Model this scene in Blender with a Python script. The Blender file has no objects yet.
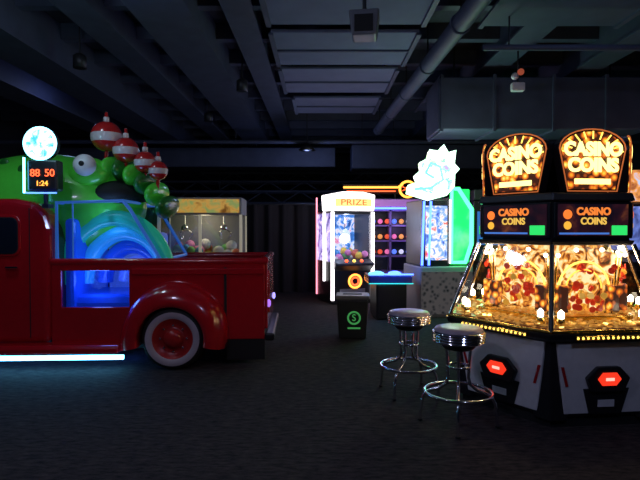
import bpy, bmesh, math, random
from mathutils import Matrix, Vector
random.seed(7)
S=bpy.context.scene
S.view_settings.view_transform='Standard'
COL=S.collection
XF=Matrix.Identity(4); PAR=None
R=math.radians
def T(x,y,z): return Matrix.Translation((x,y,z))
def RZ(a): return Matrix.Rotation(R(a),4,'Z')
def RX(a): return Matrix.Rotation(R(a),4,'X')
# ---------------------------------------------------------------- materials
def mat(name,col,rough=.5,metal=0,emit=None,es=0,coat=0,noise=0,nscale=20,bump=0):
    m=bpy.data.materials.new(name); m.use_nodes=True
    nt=m.node_tree; b=nt.nodes['Principled BSDF']
    b.inputs['Base Color'].default_value=(*col,1); b.inputs['Roughness'].default_value=rough
    b.inputs['Metallic'].default_value=metal; b.inputs['Coat Weight'].default_value=coat
    b.inputs['Coat Roughness'].default_value=.08
    if emit: 
        b.inputs['Emission Color'].default_value=(*emit,1); b.inputs['Emission Strength'].default_value=es
    tc=nt.nodes.new('ShaderNodeTexCoord'); n=nt.nodes.new('ShaderNodeTexNoise'); n.inputs['Scale'].default_value=nscale
    nt.links.new(tc.outputs['Object'],n.inputs['Vector'])
    mx=nt.nodes.new('ShaderNodeMix'); mx.data_type='RGBA'
    k=noise if noise else .1
    mx.inputs[6].default_value=(*[c*(1-k) for c in col],1); mx.inputs[7].default_value=(*[min(1,c*(1+k)) for c in col],1)
    nt.links.new(n.outputs['Fac'],mx.inputs[0]); nt.links.new(mx.outputs[2],b.inputs['Base Color'])
    if bump:
        bp=nt.nodes.new('ShaderNodeBump'); bp.inputs['Strength'].default_value=bump
        nt.links.new(n.outputs['Fac'],bp.inputs['Height']); nt.links.new(bp.outputs[0],b.inputs['Normal'])
    return m
def glow(name,col,s):
    return mat(name,tuple(c*.5 for c in col),.4,emit=col,es=s)
def gfx(name,cols,scale=6,s=1.5,kind='vor',dist=0):
    """procedural backlit artwork: cols = [(pos,(r,g,b))...]"""
    m=mat(name,(.02,.02,.02),.25); nt=m.node_tree; b=nt.nodes['Principled BSDF']
    tc=nt.nodes.new('ShaderNodeTexCoord')
    if kind=='vor':
        n=nt.nodes.new('ShaderNodeTexVoronoi'); out=n.outputs['Distance']
    elif kind=='wave':
        n=nt.nodes.new('ShaderNodeTexWave'); n.inputs['Distortion'].default_value=dist; out=n.outputs['Fac']
    else:
        n=nt.nodes.new('ShaderNodeTexNoise'); n.inputs['Detail'].default_value=5; n.inputs['Distortion'].default_value=dist; out=n.outputs['Fac']
    n.inputs['Scale'].default_value=scale
    nt.links.new(tc.outputs['Object'],n.inputs['Vector'])
    cr=nt.nodes.new('ShaderNodeValToRGB'); nt.links.new(out,cr.inputs[0])
    e=cr.color_ramp.elements
    e[0].position=cols[0][0]; e[0].color=(*cols[0][1],1); e[1].position=cols[-1][0]; e[1].color=(*cols[-1][1],1)
    for p,c in cols[1:-1]:
        q=e.new(p); q.color=(*c,1)
    nt.links.new(cr.outputs[0],b.inputs['Emission Color']); b.inputs['Emission Strength'].default_value=s
    return m
def glassm(name,tint=(1,1,1),refl=.12):
    m=bpy.data.materials.new(name); m.use_nodes=True; nt=m.node_tree
    for n in list(nt.nodes): nt.nodes.remove(n)
    o=nt.nodes.new('ShaderNodeOutputMaterial'); mx=nt.nodes.new('ShaderNodeMixShader'); t=nt.nodes.new('ShaderNodeBsdfTransparent')
    g=nt.nodes.new('ShaderNodeBsdfGlossy'); g.inputs['Roughness'].default_value=.04
    t.inputs[0].default_value=(*tint,1); mx.inputs[0].default_value=refl
    nt.links.new(t.outputs[0],mx.inputs[1]); nt.links.new(g.outputs[0],mx.inputs[2]); nt.links.new(mx.outputs[0],o.inputs[0])
    return m
BLACK=mat('black_laminate',(.014,.014,.019),.35)
MATTE=mat('matte_black',(.01,.01,.013),.8)
DARK=mat('dark_steel',(.05,.055,.065),.45,.6)
CHROME=mat('chrome',(.78,.78,.84),.12,1)
WHITE=mat('white_panel',(.8,.78,.82),.35)
GREY=mat('grey_panel',(.3,.3,.34),.5)
RED=mat('red_paint',(.5,.008,.016),.2,0,coat=.9)
RED2=mat('red_rim',(.45,.02,.02),.3)
RUB=mat('rubber',(.012,.012,.012),.75)
WW=mat('whitewall',(.5,.42,.48),.6)
GREEN=mat('green_shell',(.09,.62,.05),.3,coat=.4,emit=(.05,.6,.05),es=.06)  # slight emission put into the green to brighten the fish
DGREEN=mat('dark_green_shell',(.02,.2,.03),.35,coat=.3)
GOLD=mat('gold_metal',(.9,.6,.15),.25,1)
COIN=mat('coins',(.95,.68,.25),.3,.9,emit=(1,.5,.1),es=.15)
GLASS=glassm('clear_glass',(.96,.97,.98),.07)
BGLASS=glassm('blue_glass',(.6,.75,1),.12)
CYAN=glow('neon_cyan',(.12,.6,1),13)
NWHITE=glow('neon_white',(1,.93,.96),2.8)
NBLUE=glow('neon_blue',(.05,.12,1),7)
NGREEN=glow('neon_green',(.05,1,.2),5)
NRED=glow('neon_red',(1,.10,.03),3)
NORANGE=glow('neon_orange',(1,.36,.05),2.8)
NGOLD=glow('neon_gold',(1,.62,.1),2.4)
NPURP=glow('neon_purple',(.5,.12,1),3.5)
BULB=glow('bulb_warm',(1,.85,.6),9)
REDSLOT=glow('red_slot',(1,.04,.015),1.1)
SCRBLUE=glow('screen_blue',(.05,.25,.9),.5)
# ---------------------------------------------------------------- geometry helpers
def finish(name,me,m,smooth=False,bevel=0,bseg=2):
    me.transform(XF)
    ob=bpy.data.objects.new(name,me); COL.objects.link(ob)
    ms=m if isinstance(m,(list,tuple)) else [m]
    for q in ms: me.materials.append(q)
    if smooth:
        for p in me.polygons: p.use_smooth=True
    if PAR: ob.parent=PAR
    if bevel:
        md=ob.modifiers.new('bevel','BEVEL'); md.width=bevel; md.segments=bseg; md.limit_method='ANGLE'; md.angle_limit=R(35)
    return ob
def root(name,loc,rot=0,world=False):
    global PAR,XF
    e=bpy.data.objects.new(name,None); COL.objects.link(e); e.location=loc; e.rotation_euler=(0,0,R(rot)); e.empty_display_size=.2
    PAR=e; XF=T(-loc[0],-loc[1],-loc[2]) if world else Matrix.Identity(4)
    return e
def free():
    global PAR,XF
    PAR=None; XF=Matrix.Identity(4)
def mesh(name,v,f,m,**k):
    me=bpy.data.meshes.new(name); me.from_pydata(v,[],f)
    bm=bmesh.new(); bm.from_mesh(me); bmesh.ops.recalc_face_normals(bm,faces=bm.faces); bm.to_mesh(me); bm.free()
    return finish(name,me,m,**k)
def box(name,x0,x1,y0,y1,z0,z1,m,bevel=0):
    v=[(x,y,z) for x in(x0,x1) for y in(y0,y1) for z in(z0,z1)]
    f=[(0,1,3,2),(4,6,7,5),(0,4,5,1),(2,3,7,6),(0,2,6,4),(1,5,7,3)]
    return mesh(name,v,f,m,bevel=bevel)
def prism(name,pts,y0,y1,m,axis='y',bevel=0,smooth=False,bseg=2):
    n=len(pts)
    if axis=='y': v=[(a,y0,b) for a,b in pts]+[(a,y1,b) for a,b in pts]
    elif axis=='x': v=[(y0,a,b) for a,b in pts]+[(y1,a,b) for a,b in pts]
    else: v=[(a,b,y0) for a,b in pts]+[(a,b,y1) for a,b in pts]
    f=[tuple(range(n)),tuple(range(2*n-1,n-1,-1))]+[(i,(i+1)%n,n+(i+1)%n,n+i) for i in range(n)]
    return mesh(name,v,f,m,bevel=bevel,smooth=smooth,bseg=bseg)
def hexa(name,bot,top,m,**k):
    n=len(bot); v=list(bot)+list(top)
    f=[tuple(range(n)),tuple(range(2*n-1,n-1,-1))]+[(i,(i+1)%n,n+(i+1)%n,n+i) for i in range(n)]
    return mesh(name,v,f,m,**k)
def tube(name,pts,r,m,cyc=False,res=3,smoothc=False):
    cu=bpy.data.curves.new(name,'CURVE'); cu.dimensions='3D'; cu.bevel_depth=r; cu.bevel_resolution=res; cu.use_fill_caps=True
    sp=cu.splines.new('POLY'); sp.points.add(len(pts)-1)
    for i,p in enumerate(pts): sp.points[i].co=(*p,1)
    sp.use_cyclic_u=cyc
    o=bpy.data.objects.new('tmp',cu); COL.objects.link(o)
    dg=bpy.context.evaluated_depsgraph_get(); me=bpy.data.meshes.new_from_object(o.evaluated_get(dg)); me.name=name
    bpy.data.objects.remove(o); me.materials.clear()
    return finish(name,me,m,smooth=True)
def arc(cx,cy,cz,r,a0,a1,n=24,plane='xz',rb=None):
    rb=rb or r; o=[]
    for i in range(n+1):
        a=R(a0+(a1-a0)*i/n); c,s=r*math.cos(a),rb*math.sin(a)
        o.append((cx+c,cy,cz+s) if plane=='xz' else (cx+c,cy+s,cz) if plane=='xy' else (cx,cy+c,cz+s))
    return o
def ring(name,cx,cy,cz,r,rt,m,plane='xz',n=32):
    return tube(name,arc(cx,cy,cz,r,0,360-360/n,n-1,plane),rt,m,cyc=True)
def lathe(name,prof,c,m,axis='z',seg=32,midx=None,smooth=True):
    v=[];f=[]
    for r,h in prof:
        for i in range(seg):
            a=2*math.pi*i/seg; x,y=r*math.cos(a),r*math.sin(a)
            v.append((c[0]+x,c[1]+y,c[2]+h) if axis=='z' else (c[0]+x,c[1]+h,c[2]+y) if axis=='y' else (c[0]+h,c[1]+x,c[2]+y))
    for j in range(len(prof)-1):
        for i in range(seg):
            a=j*seg+i;b=j*seg+(i+1)%seg; f.append((a,b,b+seg,a+seg))
    f.append(tuple(range(seg))); f.append(tuple(range((len(prof)-1)*seg,len(prof)*seg)))
    o=mesh(name,v,f,m,smooth=smooth)
    if midx:
        for j in range(len(prof)-1):
            for i in range(seg): o.data.polygons[j*seg+i].material_index=midx[j]
        o.data.polygons[len(f)-1].material_index=midx[-1]
    return o
def ball(name,c,r,m,sc=(1,1,1),rot=None,seg=28):
    bm=bmesh.new(); bmesh.ops.create_uvsphere(bm,u_segments=seg,v_segments=seg//2,radius=r)
    M=T(*c)@(rot or Matrix.Identity(4))@Matrix.Diagonal((*sc,1)); bm.transform(M)
    me=bpy.data.meshes.new(name); bm.to_mesh(me); bm.free()
    return finish(name,me,m,smooth=True)
def cyl(name,p0,p1,r,m,seg=20):
    return tube(name,[p0,p1],r,m)
def text(name,s,size,loc,m,ext=.004,rz=0,sx=1,tilt=90,bold=0):
    cu=bpy.data.curves.new(name,'FONT'); cu.body=s; cu.size=size; cu.extrude=ext; cu.align_x='CENTER'; cu.align_y='CENTER'; cu.offset=bold
    o=bpy.data.objects.new('tmp',cu); COL.objects.link(o)
    dg=bpy.context.evaluated_depsgraph_get(); me=bpy.data.meshes.new_from_object(o.evaluated_get(dg)); me.name=name
    bpy.data.objects.remove(o); me.materials.clear()
    me.transform(T(*loc)@RZ(rz)@RX(tilt)@Matrix.Diagonal((sx,1,1,1)))
    return finish(name,me,m)
def light(name,loc,e,col,r=.05,kind='POINT',size=1,rot=(0,0,0)):
    l=bpy.data.lights.new(name,kind); l.energy=e; l.color=col
    if kind=='AREA': l.size=size
    else: l.shadow_soft_size=r
    o=bpy.data.objects.new(name,l); COL.objects.link(o); o.location=XF@Vector(loc); o.rotation_euler=rot
    if PAR: o.parent=PAR
    return o
# ---------------------------------------------------------------- camera / world
cam=bpy.data.cameras.new('camera'); co=bpy.data.objects.new('camera',cam); COL.objects.link(co)
co.location=(0,0,1.4); co.rotation_euler=(R(90-1.3),0,0); cam.sensor_width=36; cam.lens=29.25; S.camera=co
w=bpy.data.worlds.new('world'); S.world=w; w.use_nodes=True
w.node_tree.nodes['Background'].inputs[0].default_value=(.10,.13,.2,1); w.node_tree.nodes['Background'].inputs[1].default_value=.05
# ---------------------------------------------------------------- room
fm=mat('carpet',(.018,.016,.017),.95,noise=.7,nscale=40,bump=.5)
nt=fm.node_tree; b=nt.nodes['Principled BSDF']; b.inputs['Specular IOR Level'].default_value=.2
tc=nt.nodes.new('ShaderNodeTexCoord'); mp=nt.nodes.new('ShaderNodeMapping'); mp.inputs['Scale'].default_value=(5,16,1); nt.links.new(tc.outputs['Object'],mp.inputs['Vector'])
n2=nt.nodes.new('ShaderNodeTexNoise'); n2.inputs['Scale'].default_value=2.0; n2.inputs['Detail'].default_value=8; n2.inputs['Roughness'].default_value=.75; nt.links.new(mp.outputs[0],n2.inputs['Vector'])
cr=nt.nodes.new('ShaderNodeValToRGB'); cr.color_ramp.elements[0].position=.36; cr.color_ramp.elements[0].color=(.010,.011,.014,1); cr.color_ramp.elements[1].position=.64; cr.color_ramp.elements[1].color=(.070,.056,.056,1)
nt.links.new(n2.outputs['Fac'],cr.inputs[0]); nt.links.new(cr.outputs[0],b.inputs['Base Color'])
WALL=mat('wall_paint',(.03,.034,.05),.8,noise=.3)
CEIL=mat('ceiling_paint',(.037,.044,.072),.8,noise=.3)
PANEL=mat('ceiling_panel',(.14,.17,.28),.8,noise=.2,nscale=3)
DUCT=mat('duct_paint',(.062,.08,.135),.6,noise=.3,nscale=4)
box('floor',-8,8,-4,20,-.1,0,fm)
box('ceiling',-8,8,-4,20,4.3,4.4,CEIL)
box('wall_left',-8.1,-8,-4,20,0,4.3,WALL); box('wall_right',8,8.1,-4,20,0,4.3,WALL)
box('wall_back',-8,8,20,20.1,0,4.3,WALL); box('wall_front',-8,8,-4.1,-4,0,4.3,WALL)
# ceiling structures
for i,(x,wd,z0) in enumerate([(-5.3,.5,3.75),(-3.95,.55,3.7),(-2.75,.3,3.9),(-1.75,.55,3.8),(-.95,.25,3.95),(2.7,.3,3.9),(4.1,.3,3.85)]):
    root('ceiling_beam',(x,8,z0)); box('beam_web',-wd/2,wd/2,-10,11.9,0,4.3-z0,DUCT,.02); box('flange',-wd/2-.05,wd/2+.05,-10,11.9,-.03,0,DUCT)
free()
for i in range(15):
    y=3.1+i*1.1
    root('ceiling_joist',(0,y,4.08)); box('joist',-7.9,7.9,-.07,.07,0,.22,DUCT)
free()
for (x0,x1,y0,y1) in [(-.62,1.25,4.2,6.35),(-.62,1.25,6.6,7.9),(-.62,1.2,8.1,9.5),(-.5,1.15,9.9,11.2),(1.95,3.6,4.4,6.4),(2.0,3.8,9.5,11)]:
    root('acoustic_ceiling_panel',((x0+x1)/2,(y0+y1)/2,3.86)); a=(x1-x0)/2; c=(y1-y0)/2
    box('panel',-a,a,-c,c,0,.05,PANEL if x0<1.5 else DUCT,.01)
    for sx in(-1,1):
        box('rail',sx*a-.03,sx*a+.03,-c,c,-.03,.0,DUCT)
        for sy in(-1,1): cyl('hanger',(sx*a*.8,sy*c*.8,.05),(sx*a*.8,sy*c*.8,.44),.012,DARK)
    box('cross_rail',-a,a,-.02,.02,-.025,0,DUCT)
free()
root('round_air_duct',(1.53,6.5,3.66),2)
cyl('pipe',(0,-5.5,0),(0,5.6,0),.105,DUCT)
for i in range(8): 
    y=-5.2+i*1.5; ring('band',0,y,0,.11,.012,DUCT); cyl('strap',(0,y,.1),(0,y,.64),.01,DARK)
root('rectangular_air_duct',(3.15,8.4,2.9))
box('duct_body',-1.35,1.9,-.45,.45,0,.8,DUCT,.02)
for x in(-1.3,-.5,.4,1.2): box('flange',x-.02,x+.02,-.48,.48,-.03,.83,DUCT)
for x in(-1,1.5): cyl('hanger',(x,0,.8),(x,0,1.4),.015,DARK)
root('rectangular_air_duct',(3.4,13.5,2.9)); box('duct_body',-2.6,2.6,-.4,.4,0,.6,DUCT,.02)
for x in(-1.5,1.5): cyl('hanger',(x,0,.6),(x,0,1.4),.015,DARK)
root('rectangular_air_duct',(-3.2,14,3.0)); box('duct_body',-3.6,3.6,-.4,.4,0,.5,DUCT,.02)
for x in(-1.5,1.5): cyl('hanger',(x,0,.5),(x,0,1.3),.015,DARK)
for y,z,x0 in((16.2,2.5,-6),(17.5,2.9,-4),(15.6,2.15,-5)):
    root('roof_truss',(0,y,z)); cyl('chord_low',(x0,0,0),(6,0,0),.04,DUCT); cyl('chord_high',(x0,0,.35),(6,0,.35),.04,DUCT)
    for i in range(20):
        x=x0+i*.55; cyl('web',(x,0,0 if i%2 else .35),(x+.55,0,.35 if i%2 else 0),.02,DUCT)
    for x in(-3,3): cyl('hanger',(x,0,.35),(x,0,4.3-z),.015,DARK)
root('sprinkler_pipe',(0,6.1,3.5)); cyl('pipe',(1.9,0,0),(7.8,0,0),.035,DUCT)
for x in(2.2,4.5,6.2): cyl('hanger',(x,0,0),(x,0,.8),.01,DARK)
root('sprinkler_pipe',(0,12.4,3.45)); cyl('pipe',(-7.8,0,0),(7.8,0,0),.05,DUCT)
for x in(-5,-2,1,4,7): cyl('hanger',(x,0,0),(x,0,.85),.012,DARK)
root('ceiling_speaker',(.44,5.2,3.28),-8)
SPK=mat('speaker_grey',(.14,.15,.18),.5)
prism('housing',[(-.12,.0),(.12,.0),(.15,.25),(-.15,.25)],-.12,.12,SPK,bevel=.02); box('grille',-.09,.09,-.135,-.12,.03,.19,MATTE)
cyl('bracket',(0,0,.25),(0,0,1.02),.02,DARK); box('yoke',-.06,.06,-.06,.06,1.0,1.02,DARK)
root('emergency_light',(2.72,7.2,3.28),0)
box('body',-.09,.09,-.05,.05,.0,.12,WHITE,.02); ball('lamp_head_1',(-.05,-.03,.2),.05,WHITE); ball('lamp_head_2',(.03,-.03,.26),.045,glow('exit_red',(1,.2,.1),.25)); cyl('stem',(0,0,.1),(0,0,1.02),.012,DARK)
# small stage lights
for x,y in [(-1.25,8.4),(-2.3,10.8),(-3.3,7.2)]:
    root('track_light',(x,y,3.6)); lathe('can',[(.05,0),(.09,.0),(.09,.16),(.04,.2)],(0,0,0),DARK); cyl('stem',(0,0,.2),(0,0,.7),.012,DARK)
free()
# black curtain on pipe frame
CURT=mat('curtain_cloth',(.016,.016,.021),.9)
root('black_curtain',(0,11.2,0))
v=[];f=[];N=360
for i in range(N+1):
    x=-7.9+15.8*i/N; y=.07*math.sin(x*19)+.03*math.sin(x*41)
    v+=[(x,y,.02),(x,y*.6,1.9)]
    if i<N: f.append((2*i,2*i+2,2*i+3,2*i+1))
mesh('cloth',v,f,CURT,smooth=True); cyl('top_pipe',(-7.9,0,1.91),(7.9,0,1.91),.02,DARK)
for x in(-6,-3,0,3,6): cyl('upright',(x,.15,0),(x,.15,1.9),.02,DARK); box('foot',x-.2,x+.2,0,.3,0,.015,DARK)
# ---------------------------------------------------------------- pickup truck
root('pickup_truck',(-1.45,5.1,0),2.6,world=True)
yN,yF=5.28,6.62
cab=[(-2.7,.24),(-2.69,1.40),(-2.73,1.54),(-2.84,1.66),(-3.05,1.70),(-3.75,1.70),(-3.95,1.6),(-4.2,1.16),(-4.35,1.1),(-4.35,.24)]
prism('cab',cab,yN-.02,yF+.02,RED,bevel=.07,bseg=4)
def rrect(x0,x1,z0,z1,r,n=5):
    o=[]
    for cx,cz,a in((x1-r,z1-r,0),(x0+r,z1-r,90),(x0+r,z0+r,180),(x1-r,z0+r,270)):
        for i in range(n+1):
            t=R(a+90*i/n); o.append((cx+r*math.cos(t),cz+r*math.sin(t)))
    return o
WINM=mat('cab_window',(.01,.015,.03),.08,coat=1)
prism('door_window_frame',rrect(-3.95,-2.98,1.12,1.53,.08),yN-.035,yN-.015,RED,bevel=.008)
prism('door_window',rrect(-3.92,-3.01,1.15,1.50,.06),yN-.04,yN-.03,WINM)
prism('window_rubber',rrect(-3.93,-3.0,1.14,1.51,.07),yN-.037,yN-.02,MATTE)
for x in(-2.9,-3.95): box('door_seam',x,x+.008,yN-.025,yN,.3,1.6,MATTE)
box('door_handle',-3.12,-3.0,yN-.06,yN-.03,1.0,1.02,CHROME,.005)
prism('hood',[(-4.35,.3),(-4.35,1.12),(-4.9,1.1),(-5.4,1.0),(-5.55,.8),(-5.55,.3)],5.5,6.4,RED,bevel=.08,bseg=4)
lathe('emblem',[(.09,0),(.09,.01),(.06,.015)],(-3.35,yN-.045,.84),[WHITE,WHITE,glow('emblem_blue',(.3,.6,1),.5)],axis='y',midx=[0,0,2])
# front fenders + grille
def fender(name,cx,cz,ax,az,op,y0,dep,side=-1):
    v=[];f=[];A=30;B=9
    for i in range(A+1):
        t=R(-12+204*i/A); c,s=math.cos(t),math.sin(t)
        k=1+.06*math.sin(2*t)
        for j in range(B+1):
            q=R(90*j/B); rr=math.cos(q)
            ex=op+(ax*k-op)*rr; ez=op+(az-op)*rr
            v.append((cx+ex*c, y0+side*dep*math.sin(q), cz+ez*s))
        v.append((cx+(op-.02)*c,y0+side*(dep-.02),cz+(op-.02)*s)); v.append((cx+(op-.02)*c,y0,cz+(op-.02)*s))
    n=B+3
    for i in range(A):
        for j in range(n-1): a=i*n+j; f.append((a,a+1,a+n+1,a+n))
    o=mesh(name,v,f,RED,smooth=True)
    return o
def wheel(name,cx,cy,s=-1):
    p=[(.16,0.2),(.28,.19),(.305,.15),(.31,.10),(.305,.05),(.29,.015),(.265,.002),(.215,.0),(.20,.012),(.185,.02),(.16,.05),(.12,.06),(.09,.05),(.085,.02),(.05,.0),(.01,-.004)]
    p=[(r,h if s<0 else -h) for r,h in p]
    lathe(name,p,(cx,cy,.31),[RUB,WW,RED2,CHROME],axis='y',seg=48,midx=[0,0,0,0,0,0,1,1,2,2,2,2,2,2,2,2])
    for i in range(8):
        a=i*math.pi/4; x,z=cx+.13*math.cos(a),.31+.13*math.sin(a)
        ball(name+'_lug',(x,cy+.05 if s<0 else cy-.05,z),.014,CHROME,seg=10)
wheel('rear_wheel',-1.45,5.07); wheel('rear_wheel_far',-1.45,6.85,1); wheel('front_wheel',-4.9,5.07); wheel('front_wheel_far',-4.9,6.85,1)
fender('rear_fender',-1.47,.30,.54,.57,.345,yN,.24); fender('rear_fender_far',-1.47,.30,.54,.57,.345,yF,.24,1)
fender('front_fender',-4.9,.33,.62,.62,.36,5.5,.45); fender('front_fender_far',-4.9,.33,.62,.62,.36,6.4,.45,1)
lathe('wheel_well',[(.34,0),(.34,.01)],(-1.45,yN-.015,.31),MATTE,axis='y')
box('grille',-5.6,-5.55,5.6,6.3,.4,.95,CHROME,.02)
for y in(5.4,6.5): lathe('headlight',[(.02,-.03),(.08,-.02),(.1,.03),(.06,.12)],(-5.5,y,.75),CHROME,axis='x')
# lower body side with window opening, near & far
for nm,y0,y1 in(('near',yN,yN+.05),('far',yF-.05,yF)):
    box('side_sill_'+nm,-2.7,-1.9,y0,y1,.24,.60,RED,.01); box('side_header_'+nm,-2.7,-1.9,y0,y1,.97,1.07,RED,.01)
    box('side_post_'+nm,-2.7,-2.6,y0,y1,.58,1.0,RED,.01)
    box('bed_side_'+nm,-1.93,-.56,y0,y1,.26,1.07,RED,.012)
    box('side_glass_'+nm,-2.6,-1.93,y0+.02,y0+.03,.6,.97,BGLASS)
    tube('bed_rail_'+nm,[(-2.7,y0+.02,1.06),(-.54,y0+.02,1.06)],.036,RED)
    box('bed_band_'+nm,-1.9,-.56,y0-.018 if nm=='near' else y1,y0 if nm=='near' else y1+.018,.93,.99,RED,.006)
box('stake_seam',-.97,-.945,yN-.012,yN,.28,1.0,MATTE)
box('tailgate',-.58,-.53,yN+.03,yF-.03,.36,1.09,RED,.015)
tube('tailgate_roll',[(-.56,yN,1.07),(-.56,yF,1.07)],.04,RED)
box('tailgate_inset',-.535,-.52,yN+.2,yF-.2,.5,.95,RED,.015)
box('bumper',-.56,-.46,yN-.0,yF-.0,.24,.32,BLACK,.02); box('chassis',-5.3,-.6,5.45,6.45,.14,.3,MATTE)
box('mud_skirt',-.95,-.56,yN+.01,yN+.06,.05,.27,MATTE)
box('bed_floor',-2.68,-.56,yN+.04,yF-.04,.3,.36,MATTE)
lathe('tail_light',[(.04,0),(.04,.02),(.02,.03)],(-.53,yN+.08,.62),glow('tail_purple',(.5,.2,1),1),axis='x',seg=16)
lathe('tail_light_far',[(.04,0),(.04,.02),(.02,.03)],(-.53,yF-.1,.55),glow('tail_purple2',(.35,.3,1),2),axis='x',seg=16)
prism('step_board',[(5.08,.175),(5.3,.175),(5.3,.25),(5.12,.25),(5.08,.22)],-4.3,-1.98,RED,axis='x',bevel=.01)
tube('neon_underglow',[(-4.25,5.1,.135),(-1.93,5.1,.135)],.023,CYAN)
tube('neon_underglow_rear',[(-4.0,5.6,.12),(-1.9,5.6,.12)],.012,NBLUE)
# canopy on the bed
FR=mat('canopy_frame',(.08,.14,.35),.3,.5,emit=(.05,.25,1),es=.25)  # blue light on the dark frame is put in as weak emission
for nm,y in(('near',yN+.05),('far',yF-.05)):
    tube('canopy_frame_'+nm,[(-2.66,y,1.07),(-2.66,y,1.66),(-2.0,y,1.68),(-1.93,y,1.6),(-1.62,y,1.07)],.018,FR)
    tube('canopy_mullion_'+nm,[(-2.5,y,1.66),(-2.5,y,1.08)],.008,FR)
    v=[(-2.66,y,1.07),(-2.66,y,1.66),(-2.0,y,1.68),(-1.93,y,1.6),(-1.62,y,1.07)]
    mesh('canopy_glass_'+nm,v,[(0,1,2,3,4)],BGLASS)
for x,z in((-2.66,1.66),(-2.0,1.68),(-1.62,1.07)): tube('canopy_cross',[(x,yN+.05,z),(x,yF-.05,z)],.016,FR)
mesh('canopy_rear_glass',[(-1.95,yN+.06,1.62),(-1.95,yF-.06,1.62),(-1.62,yF-.06,1.07),(-1.62,yN+.06,1.07)],[(0,1,2,3)],BGLASS)
# ride interior
IB=[mat('tube_blue',(.02,.10,.6),.25,emit=(.01,.08,.6),es=.25),mat('tube_cyan',(.05,.4,.65),.25,emit=(.03,.4,.8),es=.3),mat('tube_lilac',(.3,.36,.85),.25,emit=(.2,.35,1),es=.25),mat('tube_teal',(.04,.5,.35),.25,emit=(.02,.5,.3),es=.2)]  # seat colours carry low emission for the blue-lit look
for i,(r,m,dx) in enumerate(((.24,IB[2],.12),(.40,IB[0],.05),(.55,IB[1],-.0),(.71,IB[3],-.08))):
    tube('seat_arch_%d'%(i+1),arc(-2.1+dx,5.95-.1*i,.8,r*.8,0,180,26,rb=r),.085,m,res=5)
box('seat_cushion',-2.6,-1.75,5.45,6.3,.4,.7,IB[0],.08); box('seat_front',-2.62,-2.52,5.4,6.4,.36,1.5,IB[0],.04)
box('seat_back',-2.5,-1.8,6.3,6.42,.4,1.35,IB[2],.05)
box('ride_console',-1.9,-1.6,5.5,6.2,.36,.95,BLACK,.03)
light('ride_lamp',(-2.2,5.6,1.5),8,(.25,.5,1),.15); light('ride_lamp_low',(-2.3,5.45,.85),5,(.25,.4,1),.1)
# ---------------------------------------------------------------- fish figure on roof
root('cartoon_fish_figure',(-3.0,5.95,1.66),2,world=True)
ball('body',(-3.1,5.95,1.64),1,GREEN,(1.1,.58,.60),seg=40)
ball('brow',(-2.5,5.6,2.0),.19,GREEN,(1.15,.9,.85)); ball('brow_far',(-2.5,6.3,1.98),.19,GREEN,(1.15,.9,.85))
ball('eye',(-2.48,5.44,2.06),.115,WHITE); ball('pupil',(-2.47,5.33,2.065),.028,MATTE,(1,.6,1))
ball('eye_far',(-2.5,6.48,2.05),.115,WHITE)
for i in range(6):
    t=i/5; x=-2.32+.58*t; z=2.08-.40*t*t-.02*t
    ball('lip_%d'%(i+1),(x,5.9,z-.02),.15,GREEN if i%2==0 else DGREEN,(.62,2.7-.3*t,.95),rot=Matrix.Rotation(R(30*t),4,'Y'))
ball('mouth_interior',(-2.3,5.9,1.78),.42,MATTE,(.8,.95,.4))
prism('tail_fin',[(-3.9,1.85),(-4.5,2.3),(-4.35,1.85),(-4.5,1.72)],5.9,6.0,DGREEN,bevel=.02)
for x,z,yy in((-3.4,2.1,5.62),(-3.15,2.02,5.5),(-3.5,1.95,5.5),(-3.2,2.16,5.7)): ball('spot',(x,yy,z),.05,DGREEN,(1,.4,1))
BOBR=mat('bobber_red',(.55,.02,.02),.2,coat=.8); BOBW=mat('bobber_white',(.75,.68,.7),.25,coat=.5)
for (x,z,r) in((-2.33,2.40,.165),(-2.12,2.25,.14),(-1.91,2.12,.12),(-1.77,2.03,.105)):
    root('fishing_bobber',(x,5.7,z),0)
    pr=[];mi=[]
    for i in range(17):
        a=R(-88+176*i/16); pr.append((r*math.cos(a),r*math.sin(a)))
        mi.append(0 if i<6 else 1 if i<9 else 0)
    lathe('float_ball',pr,(0,0,0),[BOBR,BOBW],midx=mi)
    lathe('stem_top',[(.03,0),(.03,.05),(.018,.055),(.018,.1),(.004,.105)],(0,0,r*.97),[BOBW,BOBR],midx=[0,1,1,0,0],seg=14)
    cyl('stem_bottom',(0,0,-r*.95),(-.02,0.02,-r-.12),.02,BOBR)
# round sign + score display
root('scoreboard_sign',(-2.71,5.05,1.66))
cyl('post',(0,.1,-.06),(0,.1,.62),.02,DARK); box('bracket',-.03,.03,.08,.19,-.06,-.02,DARK)
box('display_case',-.12,.17,-.02,.12,.10,.40,BLACK,.02)
text('digits','88',.10,(-.035,-.03,.27),NRED,.003); text('digits_2','50',.1,(.105,-.03,.27),NRED,.003); text('digits_lower','1:24',.07,(.03,-.03,.17),NORANGE,.003)
tube('neon_edge',[(-.14,-.03,.08),(-.14,-.03,.42)],.010,CYAN); tube('neon_edge_low',[(-.14,-.03,.08),(.17,-.03,.08)],.006,NBLUE)
LOGO=gfx('round_logo',[(.34,(.02,.25,.6)),(.46,(.3,.8,1)),(.56,(1,1,1))],14,2.4,'noise',.8)
lathe('disc',[(.15,-.03),(.16,-.01),(.16,.04),(.14,.05)],(-.0,.04,.56),[DARK,LOGO],axis='y',midx=[0,0,0,0])
lathe('disc_face',[(.001,-.037),(.145,-.035)],(-.0,.04,.56),LOGO,axis='y'); ring('disc_neon',-.0,.0,.56,.15,.014,glow('logo_rim',(.25,.8,1),5))
light('sign_lamp',(.1,-.2,.55),3.0,(.4,.85,1),.1)
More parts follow.
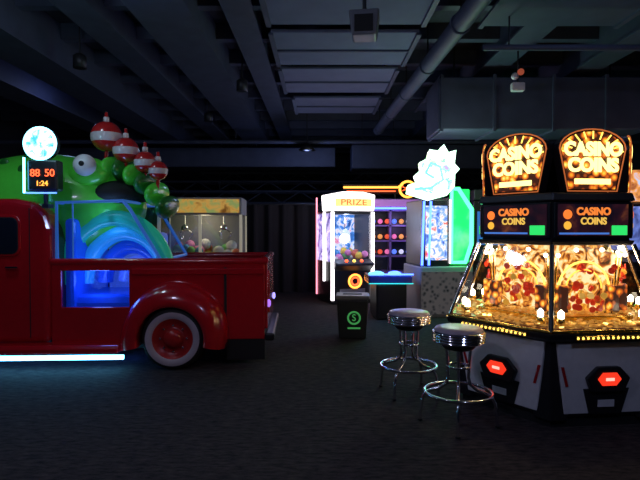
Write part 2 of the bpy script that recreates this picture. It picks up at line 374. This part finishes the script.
# ---------------------------------------------------------------- generic cabinets
PLUSH=[mat('plush_%d'%i,c,.8) for i,c in enumerate([(.8,.2,.1),(.9,.7,.1),(.1,.4,.8),(.8,.8,.8),(.2,.6,.2),(.8,.3,.6)])]
def joined_balls(name,items,ms):
    bm=bmesh.new()
    for (c,r,mi) in items:
        res=bmesh.ops.create_icosphere(bm,subdivisions=2,radius=r,matrix=T(*c))
        for vv in res['verts']:
            for ff in vv.link_faces: ff.material_index=mi; ff.smooth=True
    me=bpy.data.meshes.new(name); bm.to_mesh(me); bm.free(); return finish(name,me,ms)
# wide prize crane behind truck
root('crane_game_cabinet',(-1.8,8.1,0),3)
box('base',-.62,.62,-.4,.4,0,.85,BLACK,.02); box('header',-.62,.62,-.4,.4,1.6,1.86,GREY,.02)
box('header_light',-.58,.58,-.415,-.4,1.63,1.83,gfx('amber_header',[(.3,(.25,.1,.01)),(.5,(.9,.5,.10)),(.62,(.4,.5,.15))],7,.5,'noise',.6))
ALU=mat('aluminium_post',(.6,.6,.58),.4,.4,emit=(1,.9,.6),es=.2)
for x in(-.6,.0,.6):
    for y in(-.38,.38): box('post',x-.02,x+.02,y-.02,y+.02,.85,1.6,ALU)
box('window',-.58,.58,-.39,-.385,.85,1.6,GLASS); box('back_panel',-.6,.6,.35,.38,.85,1.6,GREY)
joined_balls('plush_toys',[((random.uniform(-.5,.5),random.uniform(-.25,.25),.9+random.uniform(0,.25)),random.uniform(.06,.1),random.randrange(6)) for _ in range(40)],PLUSH)
for x in(-.3,.3):
    cyl('claw_cable',(x,0,1.6),(x,0,1.42),.008,CHROME); lathe('claw_hub',[(.02,0),(.06,.02),(.05,.08),(.01,.1)],(x,0,1.36),CHROME,seg=16)
    for k in range(3):
        a=k*2.1; c,s=math.cos(a),math.sin(a); tube('claw_finger',[(x+.04*c,.04*s,1.38),(x+.12*c,.12*s,1.32),(x+.07*c,.07*s,1.24)],.008,CHROME)
light('cabinet_lamp',(0,0,1.52),3,(1,.85,.5),.1)
# lit skill-prize machine, center
root('prize_claw_machine',(.60,9.6,0),19)
W=.40
box('base',-W,W,0,.85,0,.78,BLACK,.02); box('roof',-W,W,0,.85,1.66,1.72,BLACK)
box('side_left',-W,-W+.03,.06,.83,.78,1.68,gfx('claw_side',[(.35,(.08,.05,.3)),(.5,(.5,.4,.9)),(.65,(1,.8,.9))],5,1.1,'noise',1))
box('side_right',W-.03,W,.06,.83,.78,1.68,BLACK); box('back',-W,W,.8,.85,.78,1.68,gfx('claw_back',[(.3,(.02,.05,.25)),(.46,(.05,.25,.8)),(.54,(.75,.8,1)),(.7,(.8,.1,.3))],5,1.3,'noise',1.2))
box('window',-W+.03,W-.03,.02,.025,.78,1.64,GLASS)
prism('marquee',[(-W-.02,1.72),(W+.02,1.72),(W+.04,2.02),(.2,2.07),(-.2,2.07),(-W-.04,2.02)],-.05,.5,NWHITE,bevel=.02)
box('marquee_band',-W+.04,W-.04,-.06,-.05,1.80,1.94,glow('marquee_orange',(1,.6,.2),1.6)); text('marquee_text','PRIZE',.15,(0,-.068,1.87),glow('marquee_red',(.8,.15,.03),1),.004,sx=1.4)
for x in(-W,W):
    tube('edge_light',[(x,-.02,.08),(x,-.02,1.70)],.034,NWHITE)
tube('sill_light',[(-W,-.01,.78),(W,-.01,.78)],.012,glow('sill',(1,.35,.15),2)); tube('rear_edge_light',[(-W-.01,.85,.1),(-W-.01,.85,2.0)],.015,glow('pink_red',(1,.25,.35),2.5))
tube('side_edge_light',[(-W-.01,.4,.4),(-W-.01,.4,1.7)],.03,NWHITE)
prism('control_deck',[(-.14,.72),(-.14,.76),(.02,.83),(.02,.6)],-W+.02,W-.02,DARK,axis='x',bevel=.01)
for x in(-.15,.0,.15): ball('button',(x,-.08,.80),.03,NRED if x else NGOLD)
ring('coin_ring',0.05,-.01,.42,.12,.02,NORANGE); ring('coin_ring_inner',0.05,-.012,.42,.07,.015,NRED); box('prize_door',-.25,.25,-.012,0,.1,.28,GREY)
joined_balls('prizes',[((random.uniform(-.3,.3),random.uniform(.1,.6),.82+random.uniform(0,.15)),random.uniform(.05,.09),random.randrange(6)) for _ in range(26)],PLUSH)
tube('hanging_prize',[(-.02,.35,1.6),(-.02,.35,1.35)],.01,CHROME); prism('ghost_prize',[(-.1,1.1),(-.05,1.14),(0,1.1),(.05,1.14),(.1,1.1),(.08,1.32),(0,1.4),(-.08,1.32)],.3,.4,glow('ghost',(.7,.85,1),.8),bevel=.02)
light('interior_lamp',(0,.3,1.55),9,(.6,.7,1),.08); light('front_glow',(0,-.35,1.2),8,(.8,.7,1),.1)
# ---------------------------------------------------------------- prize shelf behind
root('prize_shelf_cabinet',(1.5,10.2,0))
box('back_panel',-.55,.75,.3,.34,0,1.98,BLACK); 
SH=mat('shelf_side',(.2,.12,.34),.4)
for x in(-.55,-.12,.31,.73): box('upright',x-.02,x+.02,0,.3,0,1.98,SH)
for z in(.1,.55,.85,1.15,1.45,1.75,1.96): box('shelf_board',-.55,.75,0,.3,z-.015,z+.015,SH)
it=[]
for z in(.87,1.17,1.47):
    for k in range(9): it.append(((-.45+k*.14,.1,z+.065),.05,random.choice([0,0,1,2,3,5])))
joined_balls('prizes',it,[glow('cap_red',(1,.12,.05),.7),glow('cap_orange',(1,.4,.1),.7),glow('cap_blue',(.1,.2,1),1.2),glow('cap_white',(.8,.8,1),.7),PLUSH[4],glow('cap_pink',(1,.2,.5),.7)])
tube('shelf_strip',[(-.52,-.01,1.79),(.72,-.01,1.79)],.02,NBLUE); tube('shelf_strip_mid',[(.31,-.01,.6),(.31,-.01,1.74)],.016,NPURP)
box('header',-.55,.75,-.02,.3,1.82,1.96,glow('hdr_dim',(.5,.2,.6),.45))
light('shelf_lamp',(.1,-.4,1.5),8,(.5,.35,1),.1)
root('neon_arrow_sign',(1.1,10.7,0))
cyl('post_1',(-.3,.08,0),(-.3,.08,2.25),.02,DARK); cyl('post_2',(.45,.08,0),(.45,.08,2.25),.02,DARK); box('backboard',-.62,.56,.02,.06,2.1,2.3,MATTE)
tube('neon_tube',[(-.62,0,2.24),(.5,0,2.24),(.6,0,2.3)],.022,NORANGE); tube('neon_tube_red',[(-.55,0,2.16),(.45,0,2.16)],.012,NRED)
ring('neon_circle',.70,0,2.2,.16,.025,NORANGE); text('arrow_mark','>>',.2,(.70,0,2.2),NRED,.01)
# ---------------------------------------------------------------- game with bright marquee and green wing
root('video_redemption_game',(1.9,8.1,0),8)
box('pedestal',-.34,.52,.0,.9,0,.8,GREY,.02)
box('pedestal_art',-.33,.51,-.012,0,.06,.72,gfx('pedestal_pattern',[(.1,(.02,.02,.03)),(.3,(.25,.24,.27)),(.5,(.45,.4,.42))],14,.12,'vor'))
box('cabinet',-.3,.16,.05,.9,.8,1.85,BLACK,.02); box('screen',-.25,.1,.035,.05,.9,1.75,gfx('game_screen',[(.3,(.05,.05,.4)),(.45,(.2,.4,1)),(.55,(1,.9,.9)),(.68,(.9,.1,.1))],6,1.3,'noise',2))
for x in(-.31,-.2): tube('neon_side',[(x,.03,.82),(x+.03,.03,1.82)],.018,NBLUE)
tube('neon_mid',[(.14,.02,.85),(.14,.02,1.85)],.014,NWHITE)
box('green_wing',.18,.50,.1,.16,.85,2.02,gfx('green_wing_glow',[(.2,(.0,.4,.08)),(.5,(.01,.9,.15)),(.8,(.2,1,.35))],2.2,1.5,'noise',.3),.02)
tube('green_outline',[(.19,.08,.86),(.19,.08,2.02),(.30,.08,2.02),(.52,.08,1.7),(.52,.08,1.15),(.42,.08,.86)],.034,NGREEN,cyc=True)
box('wing_back',.18,.52,.16,.9,.8,1.9,BLACK,.02)
MQ=gfx('marquee_art',[(.30,(.3,.2,1)),(.36,(.05,1,.3)),(.43,(.6,1,.4)),(.48,(1,1,.9)),(.60,(1,1,1)),(.68,(.2,1,.4)),(.76,(1,.3,.2))],7,2.4,'noise',1)
pts=[(-.62,1.93),(-.3,1.84),(.0,1.92),(.12,2.05),(.13,2.25),(.2,2.32),(.12,2.40),(.15,2.6),(.03,2.56),(-.04,2.68),(-.13,2.58),(-.26,2.6),(-.3,2.46),(-.42,2.40),(-.4,2.28),(-.5,2.2),(-.46,2.1),(-.6,2.05)]
prism('marquee',[(a+.05,b-.0) for a,b in pts],-.02,.08,MQ,bevel=.015); tube('marquee_outline',[(a+.05,-.03,b) for a,b in pts],.018,glow('outline_mint',(.6,1,.75),3),cyc=True)
cyl('marquee_stem',(.0,.1,1.8),(.0,.1,2.1),.03,DARK)
tube('marquee_swirl',[(-.45,-.04,2.0),(-.2,-.04,2.02),(.0,-.04,2.15),(-.05,-.04,2.35),(-.2,-.04,2.4),(-.28,-.04,2.25),(-.15,-.04,2.18)],.02,NGREEN)
light('marquee_lamp',(0,-.35,2.2),22,(.8,1,.85),.2); light('green_lamp',(.4,-.3,1.3),14,(.1,1,.35),.15)
# blue console
root('blue_light_game_table',(1.08,7.9,0),4)
box('pedestal',-.22,.25,0,.6,0,.55,BLACK,.03)
prism('table_top',[(-.34,0),(.32,-.05),(.34,.6),(-.32,.6)],.55,.68,mat('table_blue',(.02,.05,.2),.2,coat=.5),axis='z',bevel=.02)
tube('table_neon',[(-.34,-.02,.70),(.33,-.07,.70)],.012,NBLUE); tube('table_neon_low',[(-.34,-.02,.56),(.33,-.07,.56)],.008,glow('teal_neon',(.05,.7,.7),1.2))
ball('dome',(-.18,.25,.68),.1,glow('dome_cyan',(.2,.8,1),1.5),(1.3,1,.5)); ball('dome_2',(.12,.3,.68),.09,NBLUE,(1.2,1,.5))
light('table_lamp',(-.05,-.15,.95),9,(.12,.3,1),.1)
# low black bin with green emblem
root('trash_bin',(.42,6.7,0),-4)
prism('body',[(-.17,0),(.17,0),(.2,.5),(-.2,.5)],-.17,.17,mat('bin_black',(.02,.022,.02),.4),bevel=.02)
box('lid',-.215,.215,-.19,.19,.5,.55,mat('bin_lid',(.16,.16,.15),.5),.015); box('lid_slot',-.12,.12,-.05,.05,.545,.556,MATTE)
GR=glow('green_emblem',(.1,.6,.15),.35)
ring('emblem_ring',0.02,-.178,.27,.075,.012,GR); text('emblem_mark','S',.12,(.02,-.178,.27),GR,.006); box('emblem_bar',-.06,.1,-.178,-.17,.13,.15,GR)
# ---------------------------------------------------------------- bar stools
VINYL=mat('stool_vinyl',(.42,.34,.42),.35)
def stool(x,y,rz):
    root('bar_stool',(x,y,0),rz)
    lathe('seat_cushion',[(.01,.705),(.12,.703),(.16,.695),(.172,.68),(.174,.67)],(0,0,0),VINYL)
    pr=[(.162,.59)]
    for i in range(4): 
        z=.596+i*.019; pr+=[(.176,z),(.185,z+.006),(.185,z+.011),(.176,z+.017)]
    pr+=[(.172,.675)]
    lathe('chrome_rim',pr,(0,0,0),CHROME,seg=40)
    lathe('swivel_plate',[(.1,.545),(.12,.565),(.12,.591)],(0,0,0),DARK)
    for k in range(4):
        a=R(45+90*k); c,s=math.cos(a),math.sin(a)
        prof=[(.085,.575),(.075,.45),(.07,.34),(.085,.29),(.13,.255),(.18,.24),(.225,.22),(.25,.17),(.262,.08),(.268,.012)]
        tube('leg_%d'%(k+1),[(r*c,r*s,z) for r,z in prof],.0115,CHROME)
        ball('foot_%d'%(k+1),(.268*c,.268*s,.012),.018,RUB,(1,1,.6),seg=12)
    ring('foot_ring',0,0,.235,.235,.012,CHROME,plane='xy',n=40); ring('hub_ring',0,0,.42,.078,.009,CHROME,plane='xy')
stool(.755,4.4,10); stool(.985,3.68,30)
# ---------------------------------------------------------------- coin pusher
ART=gfx('casino_art',[(.05,(1,.8,.2)),(.25,(1,.45,.03)),(.42,(.6,.10,.01)),(.6,(.04,.01,.005))],18,1.3,'vor')
ART2=gfx('playfield_art',[(.36,(.04,.01,.003)),(.43,(.4,.08,.01)),(.50,(1,.42,.06)),(.58,(1,.82,.42))],11,1.2,'noise',1.5)
DECK=gfx('deck_gold',[(.02,(1,.8,.4)),(.25,(.8,.4,.08)),(.5,(.12,.03,.01))],26,.6,'vor')
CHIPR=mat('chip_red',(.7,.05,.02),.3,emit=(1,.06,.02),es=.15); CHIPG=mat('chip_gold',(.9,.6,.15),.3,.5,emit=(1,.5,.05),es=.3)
root('coin_pusher_machine',(1.93,4.32,0),-24.2)
BASE=XF.copy()
def hexpts(Rr,z,off=0): return [(Rr*math.sin(R(60*k+off)),-Rr*math.cos(R(60*k+off)),z) for k in range(6)]
hexa('plinth',hexpts(.76,0),hexpts(.76,.07),MATTE); hexa('core_cabinet',hexpts(.78,.07),hexpts(.82,.61),BLACK,bevel=.01)
hexa('ledge',hexpts(.89,.635),hexpts(.91,.68),BLACK,bevel=.012); hexa('ledge_under',hexpts(.83,.61),hexpts(.89,.64),DARK)
hexa('playfield',hexpts(.86,.68),hexpts(.86,.71),DECK)
hexa('inner_core',hexpts(.34,.7),hexpts(.42,1.29),ART2)
hexa('glass_cap',hexpts(.62,1.275),hexpts(.64,1.31),BLACK,bevel=.008)
hexa('screen_core',hexpts(.60,1.31),hexpts(.60,1.6),BLACK); hexa('top_shelf',hexpts(.64,1.6),hexpts(.62,1.66),DARK,bevel=.01)
hexa('tower_core',hexpts(.3,1.66),hexpts(.25,1.95),MATTE)
hb,ht=hexpts(.875,.69),hexpts(.63,1.28)
for k in range(6): tube('glass_edge_%d'%(k+1),[hb[k],ht[k]],.016,CHROME if k else BLACK)
A=math.sqrt(3)/2
def coins(name,n,ap,hw,z0,m,y0,y1):
    bm=bmesh.new()
    for i in range(n):
        y=random.uniform(y0,y1); t=(y-y0)/(y1-y0); x=random.uniform(-1,1)*(hw*abs(y)/ap-.03)
        M=T(x,y,z0+random.choice([0,0,.006,.012,.02]))@Matrix.Rotation(random.uniform(-.35,.35),4,'X')@Matrix.Rotation(random.uniform(-.35,.35),4,'Y')
        bmesh.ops.create_cone(bm,cap_ends=True,segments=12,radius1=.017,radius2=.017,depth=.004,matrix=M)
    me=bpy.data.meshes.new(name); bm.to_mesh(me); bm.free(); return finish(name,me,m)
for k in range(6):
    XF=BASE@RZ(30+60*k)
    vis=k in(0,5,4,1)
    # glass pane
    mesh('glass_pane',[(-.43,-.875*A,.69),(.43,-.875*A,.69),(.31,-.63*A,1.28),(-.31,-.63*A,1.28)],[(0,1,2,3)],GLASS)
    # pusher shelf, backboard, coins
    box('pusher_shelf',-.30,.30,-.55,-.30,.71,.76,GOLD,.006)
    mesh('back_fan',[(-.26,-.40,.78),(.26,-.40,.78),(.3,-.42,1.2),(.0,-.42,1.27),(-.3,-.42,1.2)],[(0,1,2,3,4)],ART2)
    coins('coins_lower',170 if vis else 60,.78,.43,.72,COIN,-.74,-.55); coins('coins_upper',110 if vis else 40,.55,.3,.77,COIN,-.54,-.34)
    for (bx,bz) in((-.24,1.2),(.24,1.2),(-.1,1.24),(.1,1.24)): ball('spot_bulb',(bx,-.5,bz),.016,BULB,seg=12)
    for (bx,by) in((-.32,-.68),(.3,-.66)): lathe('bulb_tower',[(.03,0),(.03,.05),(.02,.06),(.022,.1),(.004,.12)],(bx,by,.71),[GOLD,BULB],midx=[0,0,1,1,1],seg=12)
    # standing prize chips and cards
    bm=bmesh.new()
    for j in range(34):
        M=T(random.gauss(0,.08),random.uniform(-.52,-.43),random.uniform(.8,1.12))@Matrix.Rotation(R(90)+random.uniform(-.5,.5),4,'X')@Matrix.Rotation(random.uniform(-.6,.6),4,'Y')
        res=bmesh.ops.create_cone(bm,cap_ends=True,segments=14,radius1=.024,radius2=.024,depth=.012,matrix=M)
        mi=random.choice([0,0,1])
        for vv in res['verts']:
            for ff in vv.link_faces: ff.material_index=mi
    me=bpy.data.meshes.new('prize_chips'); bm.to_mesh(me); bm.free(); finish('prize_chips',me,[CHIPR,CHIPG])
    for bx in(-.1,.1): tube('side_rail',[(bx*2.6,-.42,.78),(bx*2.9,-.44,1.18)],.008,GOLD)
    tube('field_arch',arc(0,-.44,.95,.2,0,180,16),.008,NGOLD); tube('field_arch_inner',arc(0,-.44,.95,.14,0,180,16),.006,NORANGE)
    for bx in(-.2,.2): box('prize_tower',bx-.035,bx+.035,-.52,-.44,.78,.98,ART,.01)
    # rope light under glass
    tube('rope_channel',[(-.28,-.90*A-.012,.655),(.28,-.90*A-.012,.655)],.015,GOLD)
    for i in range(16):
        x=-.27+.54*i/15; ball('rope_bulb',(x,-.90*A-.024,.655),.01,NGOLD,seg=8)
    tube('glass_sill',[(-.44,-.885*A,.692),(.44,-.885*A,.692)],.012,GOLD)
    # screens
    box('screen_bezel',-.295,.295,-.60*A-.02,-.60*A,1.325,1.59,BLACK,.008)
    box('screen',-.27,.27,-.60*A-.026,-.60*A-.018,1.345,1.575,gfx('attract_screen_%d'%k,[(.42,(.01,.005,.015)),(.58,(.05,.01,.02)),(.68,(.3,.08,.03))],5,.5,'noise',.5))
    text('screen_title','CASINO',.075,(.0,-.60*A-.03,1.52),glow('scr_t%d'%k,(1,.25,.04),1),.002,sx=.95,bold=.003)
    text('screen_title_2','COINS',.07,(.0,-.60*A-.03,1.45),glow('scr_u%d'%k,(1,.6,.1),.9),.002,sx=.95,bold=.002)
    box('screen_green',.14,.26,-.60*A-.034,-.60*A-.026,1.35,1.42,glow('scr_green%d'%k,(.03,.8,.15),1),.004); box('screen_blue_bar',-.26,.12,-.60*A-.032,-.60*A-.026,1.355,1.368,glow('bb%d'%k,(.1,.3,1),.6))
    ball('screen_star',(-.2,-.60*A-.03,1.5),.035,glow('star%d'%k,(1,.2,.03),1.2),(1,.2,1),seg=14); ball('screen_coin',(-.2,-.60*A-.03,1.42),.03,glow('scoin%d'%k,(1,.5,.05),1),(1,.2,1),seg=14)
    # marquee fan
    mq=[(-.19,1.67),(.19,1.67),(.255,1.98)]+[(.255*math.cos(R(a)),1.98+.14*math.sin(R(a))) for a in range(15,180,15)]+[(-.255,1.98)]
    prism('marquee_box',mq,-.52,-.42,BLACK,bevel=.008)
    sc=[(a*.93,1.88+(b-1.88)*.93) for a,b in mq]
    prism('marquee_face',sc,-.528,-.52,ART)
    tube('marquee_rim',[(a,-.53,b) for a,b in mq],.005,glow('rim%d'%k,(.5,.12,.03),1),cyc=True)
    MT=glow('mt%d'%k,(1,.76,.22),2.8)
    text('marquee_title','CASINO',.135,(0,-.538,1.97),MT,.004,sx=.90,bold=.006)
    text('marquee_title_2','COINS',.135,(0,-.538,1.855),MT,.004,sx=.95,bold=.006)
    box('marquee_bar',-.14,.14,-.535,-.528,1.72,1.76,MT,.006)
    for i in range(11):
        a=R(0+180*i/10); tube('marquee_ray',[(.17*math.cos(a),-.532,1.95+.10*math.sin(a)),(.235*math.cos(a),-.532,1.96+.145*math.sin(a))],.005,NGOLD)
    # lower panels
    P0,P1=.78*A,.82*A
    def sl(z): return -(P0+(P1-P0)*(z-.07)/.54)
    def pan(nm,pp,off,m,**kk):
        n=len(pp); hexa(nm,[(a,sl(b)-off,b) for a,b in pp],[(a,sl(b)+.005,b) for a,b in pp],m,**kk)
    pan('white_panel',[(-.30,.10),(.30,.10),(.375,.61),(-.375,.61)],.018,WHITE,bevel=.006)
    pan('lower_black',[(-.12,.10),(.12,.10),(.17,.28),(-.17,.28)],.024,BLACK)
    pan('slot_shroud',[(-.12,.26),(.12,.26),(.16,.36),(.08,.44),(-.08,.44),(-.16,.36)],.05,BLACK,bevel=.01)
    pan('red_slot',[(-.05,.31),(.05,.31),(.085,.355),(.05,.40),(-.05,.40),(-.085,.355)],.058,REDSLOT)
    pan('slot_mark',[(-.03,.345),(.03,.345),(.03,.365),(-.03,.365)],.064,glow('slot_mark%d'%k,(1,.5,.4),1.3))
    pan('red_stripe_l',[(-.34,.44),(-.32,.44),(-.28,.3),(-.3,.3)],.024,RED); pan('red_stripe_r',[(.32,.44),(.34,.44),(.3,.3),(.28,.3)],.024,RED)
    pan('ticket_label',[(-.06,.15),(.06,.15),(.06,.2),(-.06,.2)],.03,WHITE)
XF=BASE
for k in range(6):
    XF=BASE@RZ(60*k)
    prism('corner_pillar',[(-.11,-.735),(0,-.80),(.11,-.735),(.1,-.6),(-.1,-.6)],.05,.62,BLACK,axis='z',bevel=.01)
    light('field_lamp',(0,-.55,1.15),3.2,(1,.74,.4),.05)
XF=BASE
# ---------------------------------------------------------------- far right cabinet
root('arcade_cabinet',(4.35,7.2,0),-10)
box('body',-.4,.4,0,.8,0,1.75,BLACK,.02); prism('deck',[(-.3,.85),(-.3,.95),(.02,1.05),(.02,.8)],-.4,.4,DARK,axis='x')
box('marquee',-.4,.4,-.05,.4,1.78,2.2,gfx('cabinet_marquee',[(.3,(.2,.02,.02)),(.5,(1,.4,.1)),(.6,(.6,.7,1))],6,1,'noise',1),.02)
box('screen',-.33,.33,-.01,0,1.1,1.7,gfx('cabinet_screen',[(.3,(.02,.02,.1)),(.55,(.2,.3,.9)),(.7,(1,.7,.6))],5,.8,'noise',1)); tube('neon_edge',[(.42,-.02,.1),(.42,-.02,2.3)],.015,NPURP)
root('arcade_cabinet',(3.15,9.3,0),-6)
box('body',-.4,.4,0,.8,0,1.9,BLACK,.02); box('screen',-.33,.33,-.01,0,1.1,1.7,SCRBLUE); prism('deck',[(-.3,.85),(-.3,.95),(.02,1.05),(.02,.8)],-.4,.4,DARK,axis='x'); box('marquee',-.4,.4,-.05,.3,1.9,2.1,DARK,.02)
free()
# ---------------------------------------------------------------- dim fill lamps added to brighten truck, fish and room; fixtures made up
for i,(x,y,z,e,c) in enumerate([(-1.9,1.6,3.3,62,(.68,.66,1)),(1.6,.6,3.5,62,(.5,.6,1)),(-2.7,4.2,3.6,28,(.65,.82,1)),(3,5.2,3.9,5,(.4,.5,1)),(-.3,12.1,3.2,30,(.38,.48,1)),(-4.5,9.5,3.9,7,(.33,.42,1))]):
    root('fill_lamp',(x,y,z)); lathe('shade',[(.05,.16),(.12,.1),(.2,.0)],(0,0,0),DARK); cyl('stem',(0,0,.15),(0,0,4.3-z),.012,DARK)
    light('lamp',(0,0,-.05),e,c,.15)
free()
